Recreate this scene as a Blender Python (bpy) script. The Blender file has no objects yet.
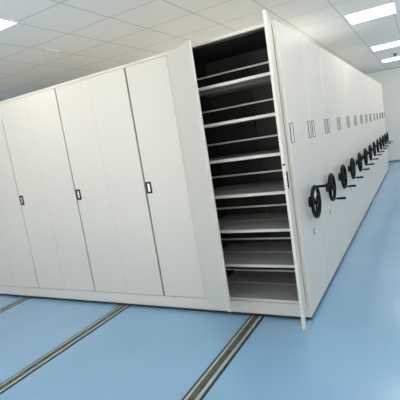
import bpy, bmesh, math, random
from mathutils import Vector, Matrix
random.seed(7)
S = bpy.context.scene
COL = S.collection
PI = math.pi

# ------------------------------------------------------------------ materials
def mat(name, color, rough=.5, metal=0., spec=.5, emit=None, strength=0., coat=0.):
    m = bpy.data.materials.new(name); m.use_nodes = True
    b = m.node_tree.nodes['Principled BSDF']
    b.inputs['Base Color'].default_value = (*color, 1)
    b.inputs['Roughness'].default_value = rough
    b.inputs['Metallic'].default_value = metal
    b.inputs['Specular IOR Level'].default_value = spec
    b.inputs['Coat Weight'].default_value = coat
    if emit:
        b.inputs['Emission Color'].default_value = (*emit, 1)
        b.inputs['Emission Strength'].default_value = strength
    return m

def noisy(m, scale, c1, c2, bump=0., bscale=None, detail=3.):
    """slight procedural mottling of the colour, and a soft bump"""
    nt = m.node_tree; N = nt.nodes; L = nt.links
    b = N['Principled BSDF']
    tc = N.new('ShaderNodeTexCoord')
    n = N.new('ShaderNodeTexNoise'); n.inputs['Scale'].default_value = scale; n.inputs['Detail'].default_value = detail
    r = N.new('ShaderNodeValToRGB')
    r.color_ramp.elements[0].color = (*c1, 1); r.color_ramp.elements[1].color = (*c2, 1)
    r.color_ramp.elements[0].position = .3; r.color_ramp.elements[1].position = .7
    L.new(tc.outputs['Object'], n.inputs['Vector']); L.new(n.outputs['Fac'], r.inputs['Fac'])
    L.new(r.outputs['Color'], b.inputs['Base Color'])
    if bump:
        n2 = N.new('ShaderNodeTexNoise'); n2.inputs['Scale'].default_value = bscale or scale
        n2.inputs['Detail'].default_value = 1.
        bp = N.new('ShaderNodeBump'); bp.inputs['Strength'].default_value = bump; bp.inputs['Distance'].default_value = .02
        L.new(tc.outputs['Object'], n2.inputs['Vector']); L.new(n2.outputs['Fac'], bp.inputs['Height'])
        L.new(bp.outputs['Normal'], b.inputs['Normal'])
    return m

TOPM = noisy(mat('white_bounce_top', (.88, .87, .83), .6), 2., (.87, .86, .82), (.89, .88, .84))  # extra white, so the unseen carriage tops bounce light to the ceiling
PAINT = noisy(mat('off_white_powder_coat', (.63, .60, .545), .34), 1.5, (.62, .591, .537), (.64, .609, .553), .06, 2.2)
FRONT = noisy(mat('off_white_door_paint', (.635, .60, .54), .42), 1.2, (.625, .591, .532), (.645, .609, .548), .03, 1.6)
INNER = noisy(mat('shade_dark_inner_steel', (.022, .021, .021), .5, spec=.3), 3., (.019, .018, .018), (.026, .025, .025))  # near-black colour stands in for the shade inside the bay
SHELF = noisy(mat('grey_white_shelf_paint', (.50, .49, .45), .4), 3., (.49, .48, .44), (.51, .50, .46))
BARM = mat('grey_back_bar_paint', (.55, .55, .52), .4)
BLACK = noisy(mat('black_plastic', (.004, .005, .005), .5, spec=.18), 30., (.0035, .0042, .0042), (.006, .007, .007))
GAPSHADE = mat('gap_shade_black', (.02, .02, .02), .7)  # black that paints in the shade of the floor gap
CHROME = mat('bright_chrome', (.85, .85, .86), .35, .6)
FRAMEM = mat('grey_label_frame', (.10, .10, .095), .4)
CARD = mat('blank_paper_card', (.74, .74, .71), .6)
STEEL = noisy(mat('brushed_rail_steel', (.52, .57, .53), .42, .5), 14., (.46, .52, .47), (.62, .66, .62))
OLIVE = noisy(mat('worn_rail_steel', (.12, .13, .10), .5, .4), 12., (.08, .09, .065), (.17, .175, .14))
GROOVE = mat('dark_rail_groove', (.03, .045, .05), .7)
WALLM = noisy(mat('grey_white_wall_paint', (.86, .84, .79), .75), 2., (.85, .83, .78), (.87, .85, .80))
TRIMM = mat('pale_trim_paint', (.55, .56, .54), .5)
BASEM = mat('blue_grey_baseboard', (.16, .22, .28), .5)
LFRAME = mat('white_light_frame', (.85, .85, .84), .4)
LGLOW = mat('lit_diffuser', (.9, .9, .9), .5, emit=(1., .985, .95), strength=4.2)
DETM = mat('dark_detector_plastic', (.05, .05, .05), .5)

FLOORM = noisy(mat('pale_blue_vinyl', (.29, .49, .69), .18), .9, (.265, .462, .66), (.315, .518, .72), .02, 5., 5.)

def ceiling_material():
    m = mat('mineral_ceiling_tiles', (.82, .81, .79), .85, spec=.2)
    nt = m.node_tree; N = nt.nodes; L = nt.links; b = N['Principled BSDF']
    g = N.new('ShaderNodeNewGeometry'); sx = N.new('ShaderNodeSeparateXYZ')
    L.new(g.outputs['Position'], sx.inputs[0])
    def line(out, off, pitch, half):
        a = N.new('ShaderNodeMath'); a.operation = 'ADD'; a.inputs[1].default_value = -off + pitch * 40
        d = N.new('ShaderNodeMath'); d.operation = 'DIVIDE'; d.inputs[1].default_value = pitch
        f = N.new('ShaderNodeMath'); f.operation = 'FRACT'
        s = N.new('ShaderNodeMath'); s.operation = 'PINGPONG'; s.inputs[1].default_value = .5
        l = N.new('ShaderNodeMath'); l.operation = 'LESS_THAN'; l.inputs[1].default_value = half / pitch
        L.new(out, a.inputs[0]); L.new(a.outputs[0], d.inputs[0]); L.new(d.outputs[0], f.inputs[0])
        L.new(f.outputs[0], s.inputs[0]); L.new(s.outputs[0], l.inputs[0])
        return l.outputs[0]
    mx = N.new('ShaderNodeMath'); mx.operation = 'MAXIMUM'
    L.new(line(sx.outputs['X'], -1.74, .60, .0075), mx.inputs[0])
    L.new(line(sx.outputs['Y'], -.355, .645, .0075), mx.inputs[1])
    n = N.new('ShaderNodeTexNoise'); n.inputs['Scale'].default_value = 1.1
    r = N.new('ShaderNodeValToRGB')
    r.color_ramp.elements[0].color = (.73, .73, .715, 1); r.color_ramp.elements[1].color = (.77, .76, .73, 1)
    L.new(g.outputs['Position'], n.inputs['Vector']); L.new(n.outputs['Fac'], r.inputs['Fac'])
    mixc = N.new('ShaderNodeMix'); mixc.data_type = 'RGBA'
    mixc.inputs[7].default_value = (.50, .50, .49, 1)
    L.new(mx.outputs[0], mixc.inputs[0]); L.new(r.outputs['Color'], mixc.inputs[6])
    L.new(mixc.outputs[2], b.inputs['Base Color'])
    return m
CEILM = ceiling_material()

# ------------------------------------------------------------------ mesh helpers
def box(bm, x0, x1, y0, y1, z0, z1, bev=0., mi=0, seg=1, M=None):
    t = bmesh.new()
    bmesh.ops.create_cube(t, size=1)
    for v in t.verts:
        v.co = Vector(((x0 + x1) / 2 + v.co.x * (x1 - x0), (y0 + y1) / 2 + v.co.y * (y1 - y0), (z0 + z1) / 2 + v.co.z * (z1 - z0)))
    if bev:
        bmesh.ops.bevel(t, geom=list(t.edges), offset=bev, segments=seg, affect='EDGES', profile=.5)
    merge(bm, t, mi, M)

def merge(bm, t, mi=0, M=None):
    if M is not None: bmesh.ops.transform(t, matrix=M, verts=t.verts)
    vm = {}
    for v in t.verts: vm[v] = bm.verts.new(v.co)
    for f in t.faces:
        try: nf = bm.faces.new([vm[v] for v in f.verts])
        except ValueError: continue
        nf.material_index = mi; nf.smooth = f.smooth
    t.free()

def cyl(bm, p0, p1, r0, r1=None, n=20, mi=0, bev=0.):
    r1 = r0 if r1 is None else r1
    p0, p1 = Vector(p0), Vector(p1); d = p1 - p0
    t = bmesh.new()
    bmesh.ops.create_cone(t, cap_ends=True, segments=n, radius1=r0, radius2=r1, depth=d.length)
    if bev:
        es = [e for e in t.edges if all(len(f.verts) > 4 or True for f in e.link_faces) and any(len(f.verts) > 4 for f in e.link_faces)]
        bmesh.ops.bevel(t, geom=es, offset=bev, segments=2, affect='EDGES', profile=.5)
    for f in t.faces: f.smooth = len(f.verts) == 4
    M = Matrix.Translation((p0 + p1) / 2) @ d.to_track_quat('Z', 'Y').to_matrix().to_4x4()
    merge(bm, t, mi, M)

def torus(bm, c, R, r, n=40, k=12, mi=0):          # ring in the YZ plane
    vs = []
    for i in range(n):
        a = 2 * PI * i / n
        ring = []
        for j in range(k):
            b = 2 * PI * j / k
            rr = R + r * math.cos(b)
            ring.append(bm.verts.new((c[0] + r * 1.05 * math.sin(b), c[1] + rr * math.cos(a), c[2] + rr * math.sin(a))))
        vs.append(ring)
    for i in range(n):
        for j in range(k):
            f = bm.faces.new((vs[i][j], vs[(i + 1) % n][j], vs[(i + 1) % n][(j + 1) % k], vs[i][(j + 1) % k]))
            f.smooth = True; f.material_index = mi

def obj(name, bm, mats, parent=None, loc=(0, 0, 0), rotz=0., origin=None):
    """one mesh object; origin shifts the mesh so that the object's own origin sits there"""
    me = bpy.data.meshes.new(name)
    bmesh.ops.recalc_face_normals(bm, faces=bm.faces)
    if origin is not None:
        bmesh.ops.translate(bm, verts=bm.verts, vec=-Vector(origin)); loc = origin
    bm.to_mesh(me); bm.free()
    for m in (mats if isinstance(mats, (list, tuple)) else [mats]): me.materials.append(m)
    o = bpy.data.objects.new(name, me); COL.objects.link(o)
    o.location = loc; o.rotation_euler = (0, 0, rotz)
    if parent: o.parent = parent
    return o

def tag(o, label=None, cat=None, group=None, kind=None):
    if label: o['label'] = label
    if cat: o['category'] = cat
    if group: o['group'] = group
    if kind: o['kind'] = kind
    return o

def empty(name, loc):
    o = bpy.data.objects.new(name, None); COL.objects.link(o); o.location = loc
    o.empty_display_size = .1
    return o

def copy_tree(o, parent=None):
    c = o.copy(); COL.objects.link(c)
    if parent: c.parent = parent
    for ch in list(o.children): copy_tree(ch, c)
    return c

def simple(name, mats, parent, *boxes, bev=0., origin=None):
    bm = bmesh.new()
    for b in boxes: box(bm, *b, bev=bev)
    return obj(name, bm, mats, parent, origin=origin)

# ------------------------------------------------------------------ setting
XL, XR, YF, YB, ZC = -7.6, 4.6, -5.4, 11.4, 2.95
def struct(name, m, *boxes, label=None):
    o = simple(name, m, None, *boxes); o['kind'] = 'structure'
    if label: o['label'] = label
    return o
struct('floor', FLOORM, (XL - .2, XR + .2, YF - .2, YB + .2, -.15, 0))
struct('ceiling', CEILM, (XL - .2, XR + .2, YF - .2, YB + .2, ZC, ZC + .15))
struct('wall_back', WALLM, (XL - .2, XR + .2, YB, YB + .15, 0, ZC))
struct('wall_left', WALLM, (XL - .15, XL, YF, YB, 0, ZC))
# daylight: unseen windows added in the right and front walls to brighten the room
def glass_material():
    m = bpy.data.materials.new('added_window_glass'); m.use_nodes = True
    nt = m.node_tree; N = nt.nodes; N.remove(N['Principled BSDF']); out = N['Material Output']
    t = N.new('ShaderNodeBsdfTransparent'); g = N.new('ShaderNodeBsdfGlossy'); g.inputs['Roughness'].default_value = .02
    fr = N.new('ShaderNodeFresnel'); mx = N.new('ShaderNodeMixShader')
    nt.links.new(fr.outputs[0], mx.inputs[0]); nt.links.new(t.outputs[0], mx.inputs[1]); nt.links.new(g.outputs[0], mx.inputs[2])
    nt.links.new(mx.outputs[0], out.inputs['Surface'])
    return m
GLASS = glass_material()
WZ1, WT = 2.55, .15
ADDED_WIN_R = ((-4.2, -1.8), (-.6, 1.8), (2.7, 5.1), (5.9, 8.3), (8.7, 11.1))
ADDED_WIN_F = ((-6.4, -4.0), (-2.8, -.4), (.8, 3.2))
def swap(b, right):                                   # along-wall coordinates to x, y
    a0, a1, d0, d1, z0, z1 = b
    return (XR + d0, XR + d1, a0, a1, z0, z1) if right else (a0, a1, YF - d1, YF - d0, z0, z1)
wn = 0
for name, wins, a0, a1, right, WZ0 in (('wall_right', ADDED_WIN_R, YF, YB, True, 1.0), ('wall_front', ADDED_WIN_F, XL - .2, XR + .2, False, .25)):
    parts = [(a0, a1, 0, WT, 0, WZ0), (a0, a1, 0, WT, WZ1, ZC)]
    e = [a0] + [v for w_ in wins for v in w_] + [a1]
    parts += [(e[i], e[i + 1], 0, WT, WZ0, WZ1) for i in range(0, len(e), 2)]
    struct(name, WALLM, *[swap(p, right) for p in parts])
    for (p, q_) in wins:
        wn += 1
        b = .05; m_ = (p + q_) / 2
        fr = [(p, q_, .04, .11, WZ0, WZ0 + b), (p, q_, .04, .11, WZ1 - b, WZ1), (p, p + b, .04, .11, WZ0 + b, WZ1 - b),
              (q_ - b, q_, .04, .11, WZ0 + b, WZ1 - b), (m_ - b / 2, m_ + b / 2, .04, .11, WZ0 + b, WZ1 - b)]
        wo = struct('added_window_%d' % wn, LFRAME, *[swap(x, right) for x in fr])
        simple('pane', GLASS, wo, swap((p + b, m_ - b / 2, .07, .076, WZ0 + b, WZ1 - b), right), swap((m_ + b / 2, q_ - b, .07, .076, WZ0 + b, WZ1 - b), right))
struct('baseboard_back', BASEM, (XL, XR, YB - .012, YB, 0, .055))
struct('baseboard_right', BASEM, (XR - .012, XR, YF, YB - .012, 0, .055))
struct('trim_1', TRIMM, (XL, XR, YB - .025, YB, ZC - .03, ZC))

# ------------------------------------------------------------------ ceiling lights
def make_light(loc):
    t = empty('ceiling_light', loc)
    w, h = .299, .3215
    bm = bmesh.new()
    for b in ((-w, w, -h, -h + .009), (-w, w, h - .009, h), (-w, -w + .009, -h + .009, h - .009), (w - .009, w, -h + .009, h - .009)):
        box(bm, *b, -.014, 0, bev=.002)
    obj('frame', bm, LFRAME, t)
    simple('diffuser', LGLOW, t, (-w + .009, w - .009, -h + .009, h - .009, -.008, -.001))
    return t
LX = (-5.64, -2.64, .36, 3.36)
LY = (-3.90, -.6775, 3.1925, 6.4175, 8.9975)
LLAB = {(-2.64, -.6775): 'bright square ceiling light at the upper left corner above the shelf doors',
        (.36, 3.1925): 'largest bright square ceiling light above the handwheel aisle, nearest of its row',
        (.36, 6.4175): 'bright square ceiling light over the aisle, second along from the nearest',
        (.36, 8.9975): 'smallest bright ceiling light, closest to the grey back wall'}
proto_light = None
for x, y in [(x, y) for x in LX for y in LY] + [(1.56, 10.29), (-1.14, 3.1925)]:  # last two are unseen lights added to brighten back wall and ceiling
    if proto_light is None: proto_light = o = make_light((x, y, ZC))
    else: o = copy_tree(proto_light)
    o.location = (x + (.035 if x in (-2.64, .36) else 0), y, ZC)
    tag(o, LLAB.get((x, y), 'square recessed ceiling light out of view'), 'ceiling light', 'square ceiling lights')

struct('tee_glint_strip', LFRAME, (-2.92, -2.895, .48, .67, ZC - .006, ZC))  # white strip painted in for a highlight on a ceiling tee
bm = bmesh.new()
cyl(bm, (0, 0, -.012), (0, 0, 0), .05, .055, 24)
cyl(bm, (0, 0, -.05), (0, 0, -.012), .028, .04, 20, bev=.006)
tag(obj('smoke_detector', bm, DETM, loc=(.456, 8.02, ZC)), 'small dark round detector on the ceiling between the two farthest lights', 'detector')

# ------------------------------------------------------------------ floor rails
def make_rail(x, label):
    t = empty('floor_rail', (x, 0, 0))
    y0, y1 = YF + .3, 9.9
    simple('channel', GROOVE, t, (-.066, .066, y0, y1, 0, .003))
    simple('side_strip', STEEL, t, (-.047, -.029, y0, y1, .003, .006))
    simple('side_strip', STEEL, t, (.020, .046, y0, y1, .003, .006))
    simple('running_track', OLIVE, t, (-.022, .014, y0, y1, .003, .008))
    tag(t, label, 'floor rail', 'steel floor rails')
RAILX = (-.49, -2.0, -3.60)
for x, l in zip(RAILX, ('steel floor rail running out from under the open shelves',
                        'long steel floor rail in the middle, under the closed doors',
                        'steel floor rail farthest left, only a short piece in view')):
    make_rail(x, l)
make_rail(-5.1, 'steel floor rail beyond the left edge of the picture')

# ------------------------------------------------------------------ shelving carriages
H = 2.40; DEP = .72; PITCH = .735; XEND = -4.71
BAY = .93; X0 = -.06
BOUNDS = [X0 - BAY * k for k in range(6)]           # -.06 ... -4.71
BASE0, BASE1 = .034, .145
DZ0, DZ1 = .150, 2.372
WHEELZ = .938

def end_panel(parent):
    p = simple('end_panel', PAINT, parent, (-.035, 0, 0, DEP, BASE0, H), bev=.005)
    for yc in (.068, DEP - .068):
        bm = bmesh.new(); w, h, b = .043, .078, .008
        z = 1.555
        for q in ((yc - w, yc + w, z - h, z - h + b), (yc - w, yc + w, z + h - b, z + h), (yc - w, yc - w + b, z - h + b, z + h - b), (yc + w - b, yc + w, z - h + b, z + h - b)):
            box(bm, -.001, .006, *q)
        obj('label_holder', bm, FRAMEM, p)
        simple('label_card', CARD, p, (-.001, .002, yc - w + b, yc + w - b, z - h + b, z + h - b))
    bm = bmesh.new(); yc = .405
    box(bm, -.001, .004, yc - .022, yc + .022, .642, .688, bev=.001)
    cyl(bm, (.003, yc, .665), (.014, yc, .665), .017, n=16, mi=1)
    obj('lock', bm, [FRAMEM, LFRAME], p)
    return p

def hand_wheel(parent, ang):
    bm = bmesh.new(); R = .130; xc = .055
    torus(bm, (xc, 0, 0), R, .0158)
    cyl(bm, (-.001, 0, 0), (.012, 0, 0), .05, .044, 24)
    cyl(bm, (.012, 0, 0), (xc + .012, 0, 0), .022, .026, 20)
    cyl(bm, (xc + .012, 0, 0), (xc + .02, 0, 0), .026, .018, 20)
    for k in range(3):
        a = ang + PI / 3 + k * 2 * PI / 3
        cyl(bm, (xc, .018 * math.cos(a), .018 * math.sin(a)), (xc, (R - .005) * math.cos(a), (R - .005) * math.sin(a)), .0100, .0085, 12)
    w = obj('hand_wheel', bm, BLACK, parent, loc=(0, DEP / 2 + .005, WHEELZ))
    bm = bmesh.new(); gy, gz = R * math.cos(ang), R * math.sin(ang)
    cyl(bm, (xc + .008, gy, gz), (xc + .03, gy, gz), .008, n=12)
    cyl(bm, (xc + .028, gy, gz), (xc + .118, gy, gz), .0105, .0135, 14, bev=.003)
    obj('grip', bm, BLACK, w)
    return w

def rollers(parent):
    simple('gap_shade_strip', GAPSHADE, parent, (XEND, -.010, .010, DEP - .010, .0095, BASE0))  # black strip standing in for shade under the carriage
    for x in RAILX:
        for y in (.14, DEP - .14):
            bm = bmesh.new()
            cyl(bm, (x - .018, y, .053), (x + .010, y, .053), .045, n=24)
            obj('roller', bm, OLIVE, parent)

def handle(parent, x, z, M=None):
    bm = bmesh.new()
    w, h, b = .029, .056, .0165
    for q in ((x - w, x + w, z - h, z - h + b * 1.1), (x - w, x + w, z + h - b * 1.1, z + h), (x - w, x - w + b, z - h + b * 1.1, z + h - b * 1.1), (x + w - b, x + w, z - h + b * 1.1, z + h - b * 1.1)):
        box(bm, q[0], q[1], -.007, .001, q[2], q[3])
    box(bm, x - w + b, x + w - b, -.003, .001, z - h + b, z + h - b, mi=1)
    return bm

def door_leaf(parent, hx, width, side, ang=0., with_handle=False, zh=1.245):
    """hinge at hx on the front plane; side +1: the leaf reaches to +x when closed, -1: to -x. ang opens it outwards."""
    T = .022
    bm = bmesh.new()
    x0, x1 = (0, width) if side > 0 else (-width, 0)
    box(bm, x0, x1, 0, T, DZ0, DZ1, bev=.0012)
    d = obj('door', bm, FRONT, parent, loc=(hx, 0, 0), rotz=-ang * side)
    if with_handle:
        xe = (width if side > 0 else -width)
        hb = handle(d, xe - side * .037, zh)
        obj('door_handle', hb, [BLACK, CHROME], d)
    return d

def roll_label(k):
    names = ['', 'second', 'third', 'fourth', 'fifth', 'sixth', 'seventh', 'eighth', 'ninth', 'tenth', 'eleventh', 'twelfth']
    return 'off-white shelving carriage with black handwheel, %s in line counting the open one as first' % names[k]

# ---- the first carriage, with its doors and one open bay
c = empty('mobile_shelving_carriage', (0, 0, 0))
tag(c, 'nearest off-white shelving carriage with closed doors and one open bay of empty shelves', 'shelving', 'mobile shelving carriages')
simple('base', FRONT, c, (XEND, -.035, 0, DEP, BASE0, BASE1), bev=.003)
simple('top_panel', FRONT, c, (XEND, -.035, 0, DEP, DZ1 + .003, H), bev=.003)
simple('bounce_cover', TOPM, c, (XEND + .01, -.045, .02, DEP - .01, H - .001, H + .002))  # unseen white sheet added as a reflector for the ceiling
simple('far_end_panel', PAINT, c, (XEND - .03, XEND, 0, DEP, BASE0, H), bev=.004)
ep = end_panel(c)
for i, x in enumerate(BOUNDS[:-1]):
    xa, xb = (x, -.035) if i == 0 else (x - .012, x + .012)
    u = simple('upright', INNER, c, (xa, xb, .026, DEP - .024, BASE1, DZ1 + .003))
for i in range(5):                                   # rear doors, closed
    xr, xl = BOUNDS[i], BOUNDS[i + 1]
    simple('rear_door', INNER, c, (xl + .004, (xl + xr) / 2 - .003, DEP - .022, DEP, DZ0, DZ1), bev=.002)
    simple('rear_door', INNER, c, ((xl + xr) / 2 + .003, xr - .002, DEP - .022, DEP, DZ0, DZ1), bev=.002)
for i in range(1, 5):                                # closed front doors, two leaves to a bay
    xr, xl = BOUNDS[i], BOUNDS[i + 1]; xc = (xl + xr) / 2
    gap = (.0092, .0072, .0045, .004)[i - 1]
    door_leaf(c, xl + .0003, BAY / 2 - .0003 - gap, +1)
    door_leaf(c, xr - .0003, BAY / 2 - .0003 - gap, -1, with_handle=True)
# the open bay
d = door_leaf(c, X0 - BAY + .002, .445, +1, math.radians(34)); d['label'] = 'left door leaf standing ajar'
d = door_leaf(c, X0 + .025, .425, -1, math.radians(103.3), with_handle=True, zh=1.245); d['label'] = 'right door leaf swung wide open, seen edge on'
bm = bmesh.new()
cyl(bm, (-.4262, .008, 1.355), (-.4235, .008, 1.355), .0085, n=16)
obj('door_lock', bm, BLACK, d)
SZ = [2.043, 1.732, 1.420, 1.109, .798, .486, .172]
for k, z in enumerate(SZ):
    bm = bmesh.new()
    xl, xr = X0 - BAY + .014, X0 - .002
    t = .025 if k < 6 else .024
    box(bm, xl, xr, .018, .352, z - .012, z - .001)
    box(bm, xl, xr, .372, DEP - .028, z - .012, z - .001)
    sh = obj('shelf', bm, SHELF, c)
    bm = bmesh.new(); box(bm, xl, xr, .006, .018, z - t, z, bev=.002)
    obj('front_edge', bm, FRONT, sh)
    if k < 7:
        bm = bmesh.new(); box(bm, xl, xr, .356, .368, z + .124, z + .139, bev=.002)
        obj('back_bar', bm, BARM, c)
simple('top_shade_sheet', INNER, c, (XEND + .01, X0, .03, DEP - .03, DZ1 - .012, DZ1 + .002))  # dark sheet put in as shade on the underside of the top panel
rollers(c)
hand_wheel(c, PI / 2 - .05)

# ---- the twelve plain carriages behind it
proto = None
ANG = [-1.35, -1.28, -1.42, -1.2, -1.5, -1.32, -1.25, -1.4, -1.3, -1.36, -1.22, -1.44]
for k in range(1, 13):
    y = PITCH * k
    if proto is None:
        p = empty('mobile_shelving_carriage', (0, y, 0))
        simple('base', FRONT, p, (XEND, -.035, 0, DEP, BASE0, BASE1), bev=.003)
        simple('body', TOPM, p, (XEND - .03, -.035, 0, DEP, BASE1 + .003, H), bev=.003)  # whitened so its unseen top throws light upward
        end_panel(p); rollers(p); hand_wheel(p, ANG[0])
        proto = p
    else:
        p = copy_tree(proto); p.location = (0, y, 0)
        wh = [o for o in p.children if o.name.startswith('hand_wheel')][0]
        wh.rotation_euler = (ANG[k - 1] - ANG[0], 0, 0)
    if k < 12: lab = roll_label(k)
    else: lab = 'farthest off-white shelving carriage of the row, beside the grey back wall'
    tag(p, lab, 'shelving', 'mobile shelving carriages')

# ------------------------------------------------------------------ camera
f_px = 402.27
yaw, pit, rol = .5187575, -.140615, -.1552378
f = Vector((-math.sin(yaw) * math.cos(pit), math.cos(yaw) * math.cos(pit), math.sin(pit)))
r0 = Vector((math.cos(yaw), math.sin(yaw), 0)); u0 = r0.cross(f)
r = r0 * math.cos(rol) + u0 * math.sin(rol); u = -r0 * math.sin(rol) + u0 * math.cos(rol)
M = Matrix(((r.x, u.x, -f.x, .89262), (r.y, u.y, -f.y, -3.10009), (r.z, u.z, -f.z, 1.5929), (0, 0, 0, 1)))
cam = bpy.data.cameras.new('camera'); co = bpy.data.objects.new('camera', cam); COL.objects.link(co)
co.matrix_world = M; cam.sensor_width = 36; cam.lens = f_px * 36 / 400; cam.clip_start = .05
S.camera = co

w = bpy.data.worlds.new('world'); S.world = w; w.use_nodes = True
# unseen outside: hazy sky above, brighter lower half added to light the ceiling
wt = w.node_tree; bg = wt.nodes['Background']
tc = wt.nodes.new('ShaderNodeTexCoord'); sp = wt.nodes.new('ShaderNodeSeparateXYZ')
mr = wt.nodes.new('ShaderNodeMapRange'); mr.inputs[1].default_value = -.08; mr.inputs[2].default_value = .08
mr.interpolation_type = 'SMOOTHSTEP'
mc = wt.nodes.new('ShaderNodeMix'); mc.data_type = 'RGBA'
LOW_FILL, SKY = 6.0, 2.9
mc.inputs[6].default_value = (1. * LOW_FILL, .965 * LOW_FILL, .89 * LOW_FILL, 1)
mc.inputs[7].default_value = (.95 * SKY, .98 * SKY, 1. * SKY, 1)
wt.links.new(tc.outputs['Generated'], sp.inputs[0]); wt.links.new(sp.outputs[2], mr.inputs[0])
wt.links.new(mr.outputs[0], mc.inputs[0]); wt.links.new(mc.outputs[2], bg.inputs[0])
bg.inputs[1].default_value = 1.0
S.view_settings.view_transform = 'Standard'; S.view_settings.look = 'None'
S.view_settings.gamma = 1; S.view_settings.use_curve_mapping = False
S.view_settings.exposure = .6
S.cycles.max_bounces = 12; S.cycles.diffuse_bounces = 8
S.cycles.use_denoising = True
